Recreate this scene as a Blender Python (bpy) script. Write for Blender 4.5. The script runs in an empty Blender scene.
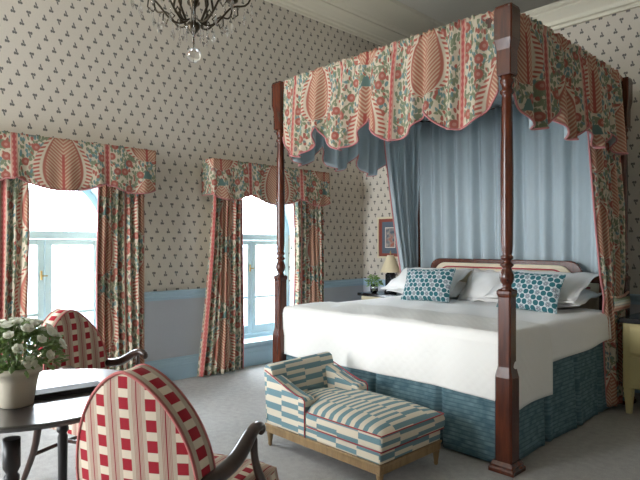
import bpy, math, random
from mathutils import Vector, Matrix
R = math.radians
pi = math.pi
random.seed(7)
sc = bpy.context.scene
COL = sc.collection

# ------------------------------------------------------------------ mesh builder
class MB:
    def __init__(s):
        s.v = []; s.f = []; s.uv = []; s.sm = []; s.mi = []
    def face(s, idx, uv=None, smooth=False, mi=0):
        s.f.append(tuple(idx)); s.uv.append(uv); s.sm.append(smooth); s.mi.append(mi)
    def box(s, x0, x1, y0, y1, z0, z1, mi=0):
        b = len(s.v)
        s.v += [(x0,y0,z0),(x1,y0,z0),(x1,y1,z0),(x0,y1,z0),(x0,y0,z1),(x1,y0,z1),(x1,y1,z1),(x0,y1,z1)]
        for q in ((0,3,2,1),(4,5,6,7),(0,1,5,4),(1,2,6,5),(2,3,7,6),(3,0,4,7)):
            s.face([b+i for i in q], mi=mi)
        return s
    def lathe(s, prof, seg=24, c=(0,0), rot=0, smooth=True, mi=0, flute=0, fz=None):
        b = len(s.v); n = len(prof)
        for r, z in prof:
            for k in range(seg):
                a = rot + 2*pi*k/seg
                rr = r
                if flute and fz and fz[0] <= z <= fz[1]:
                    rr = r*(1 - .10*(0.5+0.5*math.cos(flute*a)))
                s.v.append((c[0]+rr*math.cos(a), c[1]+rr*math.sin(a), z))
        for i in range(n-1):
            for k in range(seg):
                k2 = (k+1) % seg
                u0 = k/seg*2*pi*prof[i][0]; u1 = (k+1)/seg*2*pi*prof[i][0]
                s.face([b+i*seg+k, b+i*seg+k2, b+(i+1)*seg+k2, b+(i+1)*seg+k],
                       [(u0,prof[i][1]),(u1,prof[i][1]),(u1,prof[i+1][1]),(u0,prof[i+1][1])], smooth, mi)
        s.face([b+k for k in range(seg)][::-1], mi=mi)
        s.face([b+(n-1)*seg+k for k in range(seg)], mi=mi)
        return s
    def square(s, prof, c=(0,0), cham=.0, mi=0):
        # square section; prof = [(half width, z)], chamfered corners
        b = len(s.v); n = len(prof)
        for h, z in prof:
            k = h*cham
            for (x, y) in ((h-k,-h),(h,-h+k),(h,h-k),(h-k,h),(-h+k,h),(-h,h-k),(-h,-h+k),(-h+k,-h)):
                s.v.append((c[0]+x, c[1]+y, z))
        for i in range(n-1):
            for k in range(8):
                k2 = (k+1) % 8
                s.face([b+i*8+k, b+i*8+k2, b+(i+1)*8+k2, b+(i+1)*8+k], mi=mi)
        s.face([b+k for k in range(8)][::-1], mi=mi)
        s.face([b+(n-1)*8+k for k in range(8)], mi=mi)
        return s
    def tube(s, pts, rad, seg=8, mi=0, flat=1.0, closed=False):
        pts = [Vector(p) for p in pts]; n = len(pts)
        if not isinstance(rad, (list, tuple)): rad = [rad]*n
        b = len(s.v)
        up = Vector((0,0,1)); prevn = None; L = 0; Ls = []
        for i, p in enumerate(pts):
            t = (pts[min(i+1,n-1)] - pts[max(i-1,0)])
            if closed: t = pts[(i+1) % n]-pts[(i-1) % n]
            if t.length < 1e-9: t = Vector((0,0,1))
            t.normalize()
            if prevn is None:
                nn = up.cross(t)
                if nn.length < .1: nn = Vector((1,0,0)).cross(t)
            else:
                nn = prevn - t*prevn.dot(t)
            nn.normalize(); prevn = nn
            bb = t.cross(nn)
            if i: L += (p-pts[i-1]).length
            Ls.append(L)
            for k in range(seg):
                a = 2*pi*k/seg
                s.v.append(tuple(p + nn*(math.cos(a)*rad[i]*flat) + bb*(math.sin(a)*rad[i])))
        m = n if closed else n-1
        for i in range(m):
            j = (i+1) % n
            for k in range(seg):
                k2 = (k+1) % seg
                u0 = k/seg*.05; u1 = (k+1)/seg*.05
                s.face([b+i*seg+k, b+i*seg+k2, b+j*seg+k2, b+j*seg+k],
                       [(u0,Ls[i]),(u1,Ls[i]),(u1,Ls[j] if j else L),(u0,Ls[j] if j else L)], True, mi)
        if not closed:
            s.face([b+k for k in range(seg)][::-1], smooth=True, mi=mi)
            s.face([b+(n-1)*seg+k for k in range(seg)], smooth=True, mi=mi)
        return s
    def grid(s, fn, nu, nv, mi=0, smooth=True, flip=False):
        b = len(s.v); uvs = []
        for j in range(nv+1):
            for i in range(nu+1):
                x, y, z, u, v = fn(i/nu, j/nv)
                s.v.append((x,y,z)); uvs.append((u,v))
        for j in range(nv):
            for i in range(nu):
                q = [j*(nu+1)+i, j*(nu+1)+i+1, (j+1)*(nu+1)+i+1, (j+1)*(nu+1)+i]
                if flip: q = q[::-1]
                s.face([b+k for k in q], [uvs[k] for k in q], smooth, mi)
        return s
    def ball(s, c, r, seg=10, rings=6, mi=0, sc_=(1,1,1)):
        b = len(s.v)
        for i in range(rings+1):
            t = pi*i/rings
            for k in range(seg):
                a = 2*pi*k/seg
                s.v.append((c[0]+r*sc_[0]*math.sin(t)*math.cos(a), c[1]+r*sc_[1]*math.sin(t)*math.sin(a), c[2]-r*sc_[2]*math.cos(t)))
        for i in range(rings):
            for k in range(seg):
                k2 = (k+1) % seg
                s.face([b+i*seg+k, b+i*seg+k2, b+(i+1)*seg+k2, b+(i+1)*seg+k], smooth=True, mi=mi)
        return s
    def prism(s, out, a0, a1, axis='y', mi=0):
        # outline in the two other axes, extruded along axis
        def P(p, q, a):
            return {'x':(a,p,q), 'y':(p,a,q), 'z':(p,q,a)}[axis]
        b = len(s.v); n = len(out)
        for p, q in out: s.v.append(P(p,q,a0))
        for p, q in out: s.v.append(P(p,q,a1))
        s.face([b+i for i in range(n)], mi=mi); s.face([b+n+i for i in range(n)][::-1], mi=mi)
        for i in range(n):
            j = (i+1) % n
            s.face([b+j, b+i, b+n+i, b+n+j], mi=mi)
        return s

def obj(name, mb, mat, parent=None, world=False, bevel=0, solid=0, solid_off=-1, matoff=0, sub=0, fix=True):
    me = bpy.data.meshes.new(name)
    off = Vector((0,0,0))
    if world and parent is not None:
        p = parent
        while p is not None:
            off += p.location; p = p.parent
    vs = [(v[0]-off.x, v[1]-off.y, v[2]-off.z) for v in mb.v]
    me.from_pydata(vs, [], mb.f)
    uvl = me.uv_layers.new(name='UVMap')
    for pi_, pol in enumerate(me.polygons):
        pol.use_smooth = mb.sm[pi_]; pol.material_index = mb.mi[pi_]
        uv = mb.uv[pi_]
        n = pol.normal
        ax = max(range(3), key=lambda k: abs(n[k]))
        for k, li in enumerate(pol.loop_indices):
            if uv is not None: uvl.data[li].uv = uv[k]
            else:
                c = mb.v[pol.vertices[k]]
                uvl.data[li].uv = ((c[1],c[2]),(c[0],c[2]),(c[0],c[1]))[ax]
    for m in (mat if isinstance(mat, (list,tuple)) else [mat]): me.materials.append(m)
    if fix and not solid:
        import bmesh
        bm = bmesh.new(); bm.from_mesh(me)
        bmesh.ops.recalc_face_normals(bm, faces=bm.faces)
        bm.to_mesh(me); bm.free()
    o = bpy.data.objects.new(name, me); COL.objects.link(o)
    if parent is not None: o.parent = parent
    if solid:
        md = o.modifiers.new('s', 'SOLIDIFY'); md.thickness = solid; md.offset = solid_off
        md.material_offset = matoff; md.material_offset_rim = 0
    if sub:
        md = o.modifiers.new('ss', 'SUBSURF'); md.levels = sub; md.render_levels = sub
    if bevel:
        md = o.modifiers.new('b', 'BEVEL'); md.width = bevel; md.segments = 2; md.limit_method = 'ANGLE'; md.angle_limit = R(40)
    return o
def tag(o, label, cat, group=None):
    o['label'] = label; o['category'] = cat
    if group: o['group'] = group
    return o
def thing(name, label, cat, loc=(0,0,0), rotz=0, group=None):
    o = bpy.data.objects.new(name, None); COL.objects.link(o)
    o.location = loc; o.rotation_euler = (0,0,rotz); o.empty_display_size = .1
    return tag(o, label, cat, group)
def struct(name, mb, mat, parent=None, **k):
    o = obj(name, mb, mat, parent, **k)
    if parent is None: o['kind'] = 'structure'
    return o
def copy_tree(o, parent=None):
    c = o.copy(); COL.objects.link(c)
    if parent is not None: c.parent = parent
    for ch in list(o.children): copy_tree(ch, c)
    return c

# ------------------------------------------------------------------ node expressions
class E:
    def __init__(s, nt, x): s.nt = nt; s.x = x
    def m(s, op, *a):
        n = s.nt.nodes.new('ShaderNodeMath'); n.operation = op
        for i, q in enumerate((s,)+a):
            q = q.x if isinstance(q, E) else q
            if isinstance(q, (int,float)): n.inputs[i].default_value = q
            else: s.nt.links.new(q, n.inputs[i])
        return E(s.nt, n.outputs[0])
    def __add__(s,o): return s.m('ADD',o)
    __radd__ = __add__
    def __sub__(s,o): return s.m('SUBTRACT',o)
    def __rsub__(s,o): return (s*-1)+o
    def __mul__(s,o): return s.m('MULTIPLY',o)
    __rmul__ = __mul__
    def __truediv__(s,o): return s.m('DIVIDE',o)
    def __pow__(s,o): return s.m('POWER',o)
    def __lt__(s,o): return s.m('LESS_THAN',o)
    def __gt__(s,o): return s.m('GREATER_THAN',o)
    def abs(s): return s.m('ABSOLUTE')
    def floor(s): return s.m('FLOOR')
    def frac(s): return s.m('FRACT')
    def sin(s): return s.m('SINE')
    def cos(s): return s.m('COSINE')
    def sqrt(s): return s.m('SQRT')
    def mod(s,o): return s.m('FLOORED_MODULO',o)
    def min(s,o): return s.m('MINIMUM',o)
    def max(s,o): return s.m('MAXIMUM',o)
    def clamp(s): return s.max(0.0).min(1.0)
    def atan2(s,o): return s.m('ARCTAN2',o)
    def step(s, w=.002):   # soft step at 0: 1 when s>0
        return (s*(1.0/w)+.5).clamp()

class Mat:
    def __init__(s, name, rough=.6, spec=.5):
        s.m = bpy.data.materials.new(name); s.m.use_nodes = True
        s.nt = s.m.node_tree; s.b = s.nt.nodes['Principled BSDF']
        s.b.inputs['Roughness'].default_value = rough
        s.b.inputs['Specular IOR Level'].default_value = spec
    def uv(s, kind='UV'):
        tc = s.nt.nodes.new('ShaderNodeTexCoord'); sp = s.nt.nodes.new('ShaderNodeSeparateXYZ')
        s.nt.links.new(tc.outputs[kind], sp.inputs[0])
        return [E(s.nt, sp.outputs[i]) for i in range(3)]
    def vec(s, x, y, z=0.0):
        c = s.nt.nodes.new('ShaderNodeCombineXYZ')
        for i, q in enumerate((x,y,z)):
            if isinstance(q, E): s.nt.links.new(q.x, c.inputs[i])
            else: c.inputs[i].default_value = q
        return c.outputs[0]
    def mix(s, fac, a, b):
        n = s.nt.nodes.new('ShaderNodeMix'); n.data_type = 'RGBA'
        def put(q, sock):
            if isinstance(q, E): s.nt.links.new(q.x, sock)
            elif isinstance(q, (int,float)): sock.default_value = q
            elif isinstance(q, tuple): sock.default_value = (*q[:3], 1)
            else: s.nt.links.new(q, sock)
        put(fac, n.inputs[0]); put(a, n.inputs[6]); put(b, n.inputs[7])
        return n.outputs[2]
    def noise(s, vec, scale, detail=3, rough=.5):
        n = s.nt.nodes.new('ShaderNodeTexNoise'); n.inputs['Scale'].default_value = scale
        n.inputs['Detail'].default_value = detail; n.inputs['Roughness'].default_value = rough
        if vec is not None: s.nt.links.new(vec, n.inputs['Vector'])
        return E(s.nt, n.outputs[0])
    def voro(s, vec, scale, rnd=1.0):
        n = s.nt.nodes.new('ShaderNodeTexVoronoi'); n.voronoi_dimensions = '2D'
        n.inputs['Scale'].default_value = scale; n.inputs['Randomness'].default_value = rnd
        s.nt.links.new(vec, n.inputs['Vector'])
        sp = s.nt.nodes.new('ShaderNodeSeparateColor'); s.nt.links.new(n.outputs['Color'], sp.inputs[0])
        return E(s.nt, n.outputs['Distance']), E(s.nt, sp.outputs[0]), E(s.nt, sp.outputs[1])
    def color(s, c):
        if isinstance(c, tuple): s.b.inputs['Base Color'].default_value = (*c[:3],1)
        else: s.nt.links.new(c, s.b.inputs['Base Color'])
        return s
    def bump(s, h, strength=.3, dist=.005):
        n = s.nt.nodes.new('ShaderNodeBump'); n.inputs['Strength'].default_value = strength
        n.inputs['Distance'].default_value = dist
        s.nt.links.new(h.x, n.inputs['Height']); s.nt.links.new(n.outputs[0], s.b.inputs['Normal'])
        return s
    def obvec(s):
        tc = s.nt.nodes.new('ShaderNodeTexCoord'); return tc.outputs['Object']
def mottled(name, c, rough=.6, var=.08, scale=8, spec=.5, bump=0, bscale=60, coord='Object'):
    m = Mat(name, rough, spec)
    tc = m.nt.nodes.new('ShaderNodeTexCoord')
    f = m.noise(tc.outputs[coord], scale, 4)
    a = tuple(max(0,x*(1-var)) for x in c); b = tuple(min(1,x*(1+var)) for x in c)
    m.color(m.mix(f, a, b))
    if bump: m.bump(m.noise(tc.outputs[coord], bscale, 4), bump, .004)
    return m.m
def wood(name, c1, c2, rough=.22, scale=1.0, coat=.3):
    m = Mat(name, rough)
    tc = m.nt.nodes.new('ShaderNodeTexCoord'); mp = m.nt.nodes.new('ShaderNodeMapping')
    mp.inputs['Scale'].default_value = (18*scale, 18*scale, 2.0*scale)
    m.nt.links.new(tc.outputs['Object'], mp.inputs[0])
    f = m.noise(mp.outputs[0], 2.2, 6, .6)
    f = ((f-.5)*2.2+.5).clamp()
    m.color(m.mix(f, c1, c2))
    m.b.inputs['Coat Weight'].default_value = coat; m.b.inputs['Coat Roughness'].default_value = .12
    return m.m

# ------------------------------------------------------------------ materials
def make_wallpaper():
    m = Mat('wallpaper_sprigs', .85, .2)
    u, v, _ = m.uv()
    CW, RH = .116, .082
    row = (v/RH).floor()
    ro = row.mod(2.0)
    uu = u/CW + ro*.5 + row*.05
    col = uu.floor()
    x = (uu.frac()-.5)*CW
    y = ((v/RH).frac()-.5)*RH
    flip = (1-ro)*(col.mod(2.0))        # every second motif of every second row is a V
    y = y*(1-flip*2)
    x = x*(1-flip*2)
    def blob(cx, cy, rx, ry, sl=0.0):
        cx, cy, rx, ry = cx*.82, cy*1.12, rx*.98, ry*1.22
        dx = (x-cx) - (y-cy)*sl; dy = y-cy
        return 1 - ((dx*dx)*(1/(rx*rx)) + (dy*dy)*(1/(ry*ry)))
    d = blob(-.0095,-.010,.0085,.010).max(blob(.011,-.011,.0105,.0085)).max(blob(.002,.010,.0065,.013,-.25))
    f = d.step(.5)
    pale = m.noise(m.vec(u,v), 90, 2)
    base = m.mix(pale, (.565,.515,.44), (.635,.585,.51))
    tone = m.mix(m.noise(m.vec(u,v), 140, 2), (.07,.07,.075), (.15,.14,.13))
    m.color(m.mix(f*.92, base, tone))
    return m.m
M = {}
M['paper'] = make_wallpaper()
M['dado'] = mottled('dado_grey_paint', (.47,.49,.54), .6, .03)
M['blue_paint'] = mottled('blue_paint', (.40,.55,.65), .4, .03)
M['window_paint'] = mottled('window_paint', (.52,.68,.76), .4, .02)
M['ceiling'] = mottled('ceiling_paint', (.66,.64,.56), .8, .03, 2)
M['cornice'] = mottled('cornice_paint', (.72,.68,.56), .6, .03, 2)
def make_carpet():
    m = Mat('carpet', .95, .1)
    tc = m.obvec()
    f = m.noise(tc, 160, 3, .7); g = m.noise(tc, 22, 3)
    k = (f*.7+g*.3)
    k = ((k-.5)*2.2+.5).clamp()
    m.color(m.mix(k, (.26,.255,.25), (.52,.51,.495)))
    m.bump(f, .5, .006)
    return m.m
M['carpet'] = make_carpet()

def make_floral():
    m = Mat('tree_of_life_print', .85, .15)
    u, v, _ = m.uv()
    PU, PV = .71, .66
    cell = (u/PU+.5).floor()
    odd = cell.mod(2.0)
    p = ((u/PU+.5).frac()-.5)*PU
    q = (v/PV+odd*.5).frac()*PV
    ap = p.abs()
    # foliage
    wob = m.noise(m.vec(u,v), 9, 2)
    uu = u + (wob-.5)*.06; vv = v*.62 + u*.25 + (wob-.5)*.05
    d1, r1, g1 = m.voro(m.vec(uu,vv), 50)
    leaf = (.50-d1).step(.12)
    cream = (.64,.56,.43); sage = (.22,.25,.16); teal = (.17,.27,.27); rose = (.40,.13,.10); pink = (.50,.25,.20)
    lc = m.mix((r1-.42).step(.02), sage, teal)
    lc = m.mix((r1-.66).step(.02), lc, rose)
    lc = m.mix((r1-.80).step(.02), lc, cream)
    c = m.mix(leaf, cream, lc)
    # stems
    st = ((u*13 + (v*9).sin()*1.2 + (wob-.5)*5).sin().abs())
    c = m.mix((.13-st).step(.06), c, sage)
    # round flowers
    d2, r2, g2 = m.voro(m.vec(u,v), 8.5, .8)
    fl = (.26-d2).step(.05)*(r2-.35).step(.02)
    c = m.mix(fl, c, rose)
    c = m.mix((.10-d2).step(.04)*fl, c, pink)
    # palmette
    t = ((q-.06)/.52)
    tt = t.clamp()
    w = ((tt+.0005)**.5)*((1.0005-tt)**.9)*2.49*.225 + .0001
    d = ap/w
    ins = (1-d).step(.05)*t.step(.01)*(1-t).step(.01)
    rib = ((q*205-ap*(250-q*160)).sin()-.15).step(.7)
    pc = m.mix(rib, (.44,.19,.13), (.60,.44,.31))
    pc = m.mix((.010-ap).step(.004)*(.6-t).step(.02), pc, (.40,.10,.08))
    pc = m.mix((d-.60).step(.05), pc, (.42,.15,.11))
    pc = m.mix((d-.70).step(.04), pc, cream)
    dash = ((q*210+ap*60).sin()-.0).step(.6)
    pc = m.mix((d-.80).step(.04)*dash, pc, (.45,.13,.10))
    c = m.mix(ins, c, pc)
    # small vase between palmettes
    vq = (q-.60).abs()
    c = m.mix((.030-ap-(q-.60)*.4).step(.004)*(.035-vq).step(.004), c, (.13,.21,.19))
    # stripe
    e = PU/2-ap
    band = (.027-e).step(.003)
    zig = ((v*150).sin()*.004 + .011 - e).step(.004)
    bc = m.mix(zig, (.60,.30,.24), (.45,.11,.10))
    bc = m.mix((e-.0225).step(.003), bc, cream)
    c = m.mix(band, c, bc)
    m.color(c)
    # light through the cloth
    tr = m.nt.nodes.new('ShaderNodeBsdfTranslucent'); m.nt.links.new(c, tr.inputs[0])
    mx = m.nt.nodes.new('ShaderNodeMixShader'); mx.inputs[0].default_value = .18
    out = m.nt.nodes['Material Output']
    m.nt.links.new(m.b.outputs[0], mx.inputs[1]); m.nt.links.new(tr.outputs[0], mx.inputs[2])
    m.nt.links.new(mx.outputs[0], out.inputs[0])
    return m.m
M['floral'] = make_floral()
def plain_cloth(name, c, var=.06, rough=.85, fine=420, bump=.15):
    m = Mat(name, rough, .2); m.b.inputs['Sheen Weight'].default_value = .15
    u, v, _ = m.uv()
    n = m.noise(m.vec(u*1.0, v*.35), 30, 3)
    a = tuple(x*(1-var) for x in c); b = tuple(min(1,x*(1+var)) for x in c)
    m.color(m.mix(n, a, b))
    w = (u*fine).sin()*(v*fine).sin()
    m.bump(w, bump, .001)
    return m.m
M['blue_cloth'] = plain_cloth('blue_lining', (.43,.50,.53))
M['white_cotton'] = plain_cloth('white_cotton', (.82,.81,.79), .02)
M['trim_pink'] = plain_cloth('rose_piping', (.50,.20,.20))
M['red_cord'] = plain_cloth('red_piping', (.36,.05,.06))
M['cream_cloth'] = plain_cloth('cream_upholstery', (.66,.58,.43))
def make_matelasse():
    m = Mat('matelasse', .85, .2); u, v, _ = m.uv()
    m.color((.80,.785,.75))
    n = m.noise(m.vec(u,v), 12, 3); k = ((u*90+n*5).sin()*(v*90+n*5).sin())
    m.bump(k, .2, .003); return m.m
M['matelasse'] = make_matelasse()
def make_skirt():
    m = Mat('teal_weave', .8, .25); u, v, _ = m.uv()
    r = (v/.026).floor()
    n = m.noise(m.vec(u*.6, r*3.7), 26, 2)
    n2 = m.noise(m.vec(u*.35, v*7.0), 40, 3)
    line = ((v/.026).frac()-.5).abs()
    c = m.mix(((n-.5)*2.5+.5).clamp(), (.045,.10,.125), (.14,.225,.25))
    c = m.mix(((n2-.52)*4).clamp()*.6, c, (.21,.30,.32))
    c = m.mix((line-.38).step(.1)*.75, c, (.04,.09,.115))
    m.color(c); m.bump(line, -.5, .006); return m.m
M['skirt'] = make_skirt()
def make_blocks():
    m = Mat('teal_cream_blocks', .85, .2); u, v, _ = m.uv()
    CWD = .15
    cu = u/CWD+40; col = cu.floor()
    per = .040 + ((col*1.7).mod(3.0))*.014
    ph = col.mod(2.0)*.5
    s_ = ((v/per)+ph).frac()
    f = (s_-.5).step(.04)
    n = m.noise(m.vec(u,v), 300, 2)
    cr = m.mix(n, (.60,.53,.42), (.74,.67,.54)); te = m.mix(n, (.12,.22,.25), (.20,.31,.34))
    m.color(m.mix(f, cr, te)); m.bump(n, .3, .001); return m.m
M['blocks'] = make_blocks()
def make_squares():
    m = Mat('red_squares_and_stripes', .85, .2); u, v, _ = m.uv()
    PW, PH = .088, .062
    x = ((u/PW+.5).frac()-.5)*PW; ax = x.abs(); y = ((v/PH).frac()-.5).abs()*PH
    n = m.noise(m.vec(u,v), 350, 2)
    base = m.mix(n, (.42,.34,.26), (.52,.43,.34))
    pale = (.66,.57,.45)
    c = m.mix((.0165-ax).step(.002), base, pale)
    sq = (.0165-ax).step(.0015)*(.0180-y).step(.0015)
    c = m.mix(sq, c, (.32,.018,.03))
    e = PW/2-ax
    fine = ((e*1500).sin()).step(.6)
    c = m.mix((.0165-e).step(.001)*fine*.6, c, (.26,.03,.04))
    c = m.mix((.0022-e).step(.001)*.9, c, (.24,.02,.03))
    m.color(c); m.bump(n, .3, .001); return m.m
M['squares'] = make_squares()
def make_cushion():
    m = Mat('teal_circle_print', .8, .2); u, v, _ = m.uv()
    P = .046; Q = P*.866
    row = (v/Q).floor(); ro = row.mod(2.0)
    uu = u/P + ro*.5
    col = uu.floor()
    x = (uu.frac()-.5)*P; y = ((v/Q).frac()-.5)*Q
    r = (x*x+y*y).sqrt(); a = y.atan2(x)
    n = m.noise(m.vec(u,v), 200, 2)
    isf = 1-((col+row).mod(3.0)-1).abs().step(.2)
    teal = m.mix(n, (.014,.085,.105), (.035,.15,.17))
    c = m.mix((.0208-r).step(.002), (.52,.56,.57), teal)
    c = m.mix((.0212-r).step(.002)*isf, c, (.56,.60,.61))
    star = .0140+(a*6).cos()*.0068
    c2 = m.mix((star-r).step(.002), c, (.05,.012,.05))
    c = m.mix(isf, c, c2)
    c = m.mix((.0035-r).step(.001)*isf, c, (.8,.8,.8))
    m.color(c); return m.m
M['cushion'] = make_cushion()
M['mahogany'] = wood('mahogany', (.032,.007,.003), (.115,.024,.008), .27, 1, .15)
M['dark_wood'] = wood('dark_polished_wood', (.018,.008,.005), (.05,.02,.012), .28)
M['black_wood'] = wood('ebonised_wood', (.010,.008,.008), (.022,.016,.014), .3, 1, 1)
M['black_wood'].node_tree.nodes['Principled BSDF'].inputs['Coat Roughness'].default_value = .34
M['black_wood'].node_tree.nodes['Principled BSDF'].inputs['Coat IOR'].default_value = 1.9
M['gilt_wood'] = wood('limed_gilt_wood', (.20,.12,.05), (.34,.22,.10), .45)
M['yellow_paint'] = mottled('pale_yellow_paint', (.64,.54,.26), .45, .05, 6)
M['cream_paint'] = mottled('cream_paint', (.70,.63,.44), .45, .04, 6)
M['black_lacquer'] = mottled('black_lacquer', (.012,.012,.014), .18, .1)
M['black_card'] = mottled('black_card', (.012,.012,.012), .55, .3, 40)
M['brass'] = mottled('aged_brass', (.45,.32,.13), .3); M['brass'].node_tree.nodes['Principled BSDF'].inputs['Metallic'].default_value = 1
M['bronze'] = mottled('dark_bronze', (.05,.036,.02), .35); M['bronze'].node_tree.nodes['Principled BSDF'].inputs['Metallic'].default_value = .7
M['black_satin'] = mottled('black_satin_paint', (.012,.010,.010), .4, .2, 12)
M['pot'] = mottled('cream_glazed_pot', (.66,.60,.48), .35, .04, 10)
M['soil'] = mottled('dark_soil', (.03,.02,.012), .9, .3, 30)
def leafmat(name, a, b):
    m = Mat(name, .5); m.color(m.mix(m.noise(m.obvec(), 35, 3), a, b)); return m.m
M['leaf'] = leafmat('green_leaf', (.09,.15,.05), (.28,.38,.17))
M['leaf_pale'] = leafmat('fresh_leaf', (.13,.30,.05), (.32,.50,.16))
M['petal'] = mottled('white_petal', (.80,.80,.70), .6, .05, 30)
M['petal_pink'] = mottled('pale_centre', (.62,.60,.30), .6, .1, 30)
M['paper_white'] = mottled('mount_white', (.72,.68,.60), .7)
M['shade'] = plain_cloth('lamp_shade_card', (.72,.62,.42))
M['stone'] = mottled('pale_stone', (.30,.32,.33), .9, .05, 2)
M['far_pane'] = mottled('far_window_glass', (.16,.18,.20), .3, .1, 2)
M['asphalt'] = mottled('street_grey', (.25,.25,.25), .9, .1, 2)
def glassmat(name, fac=.10, tint=(1,1,1)):
    m = Mat(name); nt = m.nt
    t = nt.nodes.new('ShaderNodeBsdfTransparent'); t.inputs[0].default_value = (*tint,1)
    g = nt.nodes.new('ShaderNodeBsdfGlossy'); g.inputs['Roughness'].default_value = .02
    x = nt.nodes.new('ShaderNodeMixShader'); x.inputs[0].default_value = fac
    nt.links.new(t.outputs[0], x.inputs[1]); nt.links.new(g.outputs[0], x.inputs[2])
    nt.links.new(x.outputs[0], nt.nodes['Material Output'].inputs[0]); return m.m
M['drop_glass'] = glassmat('drop_glass', .35)
M['pane'] = glassmat('window_glass', .06, (.95,.98,1))
def crystal():
    m = Mat('crystal', .02); m.color((1,1,1)); m.b.inputs['Transmission Weight'].default_value = 1
    m.b.inputs['IOR'].default_value = 1.5; return m.m
M['crystal'] = crystal()
def picture_mat():
    m = Mat('framed_print', .5); u, v, _ = m.uv()
    n = m.noise(m.vec(u,v), 14, 4)
    c = m.mix(((n-.5)*4+.5).clamp(), (.07,.10,.14), (.38,.34,.30))
    m.color(m.mix(((m.noise(m.vec(u+3,v), 9, 2)-.52)*8).clamp(), c, (.40,.12,.08))); return m.m
M['print'] = picture_mat()
M['mat_red'] = mottled('russet_mount', (.24,.06,.04), .7)
M['mat_blue'] = mottled('slate_mount', (.09,.12,.16), .7)

def add_translucent(mat, col, f):
    nt = mat.node_tree; tr = nt.nodes.new('ShaderNodeBsdfTranslucent'); tr.inputs[0].default_value = (*col,1)
    mx = nt.nodes.new('ShaderNodeMixShader'); mx.inputs[0].default_value = f
    nt.links.new(nt.nodes['Principled BSDF'].outputs[0], mx.inputs[1]); nt.links.new(tr.outputs[0], mx.inputs[2])
    nt.links.new(mx.outputs[0], nt.nodes['Material Output'].inputs[0])
add_translucent(M['petal'], (.85,.85,.75), .4); add_translucent(M['leaf'], (.25,.38,.08), .3); add_translucent(M['leaf_pale'], (.35,.55,.15), .3)
# ------------------------------------------------------------------ the room
WX, HY, FY, RX, BY, CZ = -4.79, 5.365, 6.85, 2.6, -3.0, 4.22
PZ = 3.40                      # underside of the cornice on the head partition
WIN = [-.68, 1.54, 3.74]       # window centres along the wall; the first, out of view, is added for daylight
HW, SILL, SPR, ARC = .53, .24, 1.42, .53
struct('floor', MB().box(WX-.4, RX+.2, BY-.2, FY+.2, -.1, 0), M['carpet'])
struct('ceiling', MB().box(WX-.4, RX+.2, BY-.2, FY+.2, CZ, CZ+.1), M['ceiling'])
# window wall: strips with arched openings
def window_wall(x0, x1, zs, mat_lo, mat_hi, name):
    mb = MB()
    DZ = .86
    ys = [BY-.2]
    for c in WIN: ys += [c-HW, c+HW]
    ys += [FY+.2]
    for i in range(0, len(ys), 2):
        mb.box(x0, x1, ys[i], ys[i+1], 0, DZ, mi=0); mb.box(x0, x1, ys[i], ys[i+1], DZ, CZ, mi=1)
    for c in WIN:
        mb.box(x0, x1, c-HW, c+HW, 0, SILL, mi=0)
        out = [(c-HW, CZ), (c-HW, SPR)] + [(c-HW*math.cos(a), SPR+ARC*math.sin(a)) for a in [pi*k/24 for k in range(1,24)]] + [(c+HW, SPR), (c+HW, CZ)]
        mb2 = []
        for k in range(1, len(out)-2):
            (a, za), (b, zb) = out[k], out[k+1]
            base = len(mb.v)
            mb.v += [(x0,a,za),(x0,b,zb),(x0,b,CZ),(x0,a,CZ),(x1,a,za),(x1,b,zb),(x1,b,CZ),(x1,a,CZ)]
            for q in ((0,1,2,3),(4,7,6,5),(0,4,5,1)):
                mb.face([base+i for i in q], mi=1 if q != (0,4,5,1) else 2)
    return struct(name, mb, [M['dado'], M['paper'], M['window_paint']], fix=False)
w = window_wall(WX-.34, WX, None, None, None, 'wall_left')
# fix UVs explicitly are by dominant axis: (y,z) metres
def wall_two(name, x0,x1,y0,y1,top):
    mb = MB(); mb.box(x0,x1,y0,y1,0,.86,mi=0); mb.box(x0,x1,y0,y1,.86,top,mi=1)
    return struct(name, mb, [M['dado'], M['paper']])
wall_two('wall_head', WX, RX, HY, HY+.12, PZ+.02)
wall_two('wall_rear', WX-.3, RX, FY, FY+.15, CZ)
wall_two('wall_right', RX, RX+.15, BY, FY, CZ)
ADDED_BWIN = [-3.5]; BHW = .72  # back wall window behind the camera, added to bring in more daylight
mb = MB(); xs_ = [WX-.3]
for c in ADDED_BWIN: xs_ += [c-BHW, c+BHW]
xs_ += [RX]
for i in range(0, len(xs_), 2):
    mb.box(xs_[i], xs_[i+1], BY-.15, BY, 0, .86, mi=0); mb.box(xs_[i], xs_[i+1], BY-.15, BY, .86, CZ, mi=1)
for c in ADDED_BWIN:
    mb.box(c-BHW, c+BHW, BY-.15, BY, 0, .5, mi=0); mb.box(c-BHW, c+BHW, BY-.15, BY, 3.3, CZ, mi=1)
struct('wall_back', mb, [M['dado'], M['paper']])
for i, c in enumerate(ADDED_BWIN):
    fr = MB(); y = BY-.08
    fr.box(c-BHW, c-BHW+.06, y-.03, y+.03, .5, 3.3); fr.box(c+BHW-.06, c+BHW, y-.03, y+.03, .5, 3.3)
    fr.box(c-BHW, c+BHW, y-.03, y+.03, .5, .56); fr.box(c-BHW, c+BHW, y-.03, y+.03, 3.24, 3.3); fr.box(c-BHW, c+BHW, y-.03, y+.03, 2.3, 2.36)
    fr.box(c-.03, c+.03, y-.03, y+.03, .5, 3.3)
    o_ = struct('window_%d' % (i+4), fr, M['window_paint'])
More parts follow.
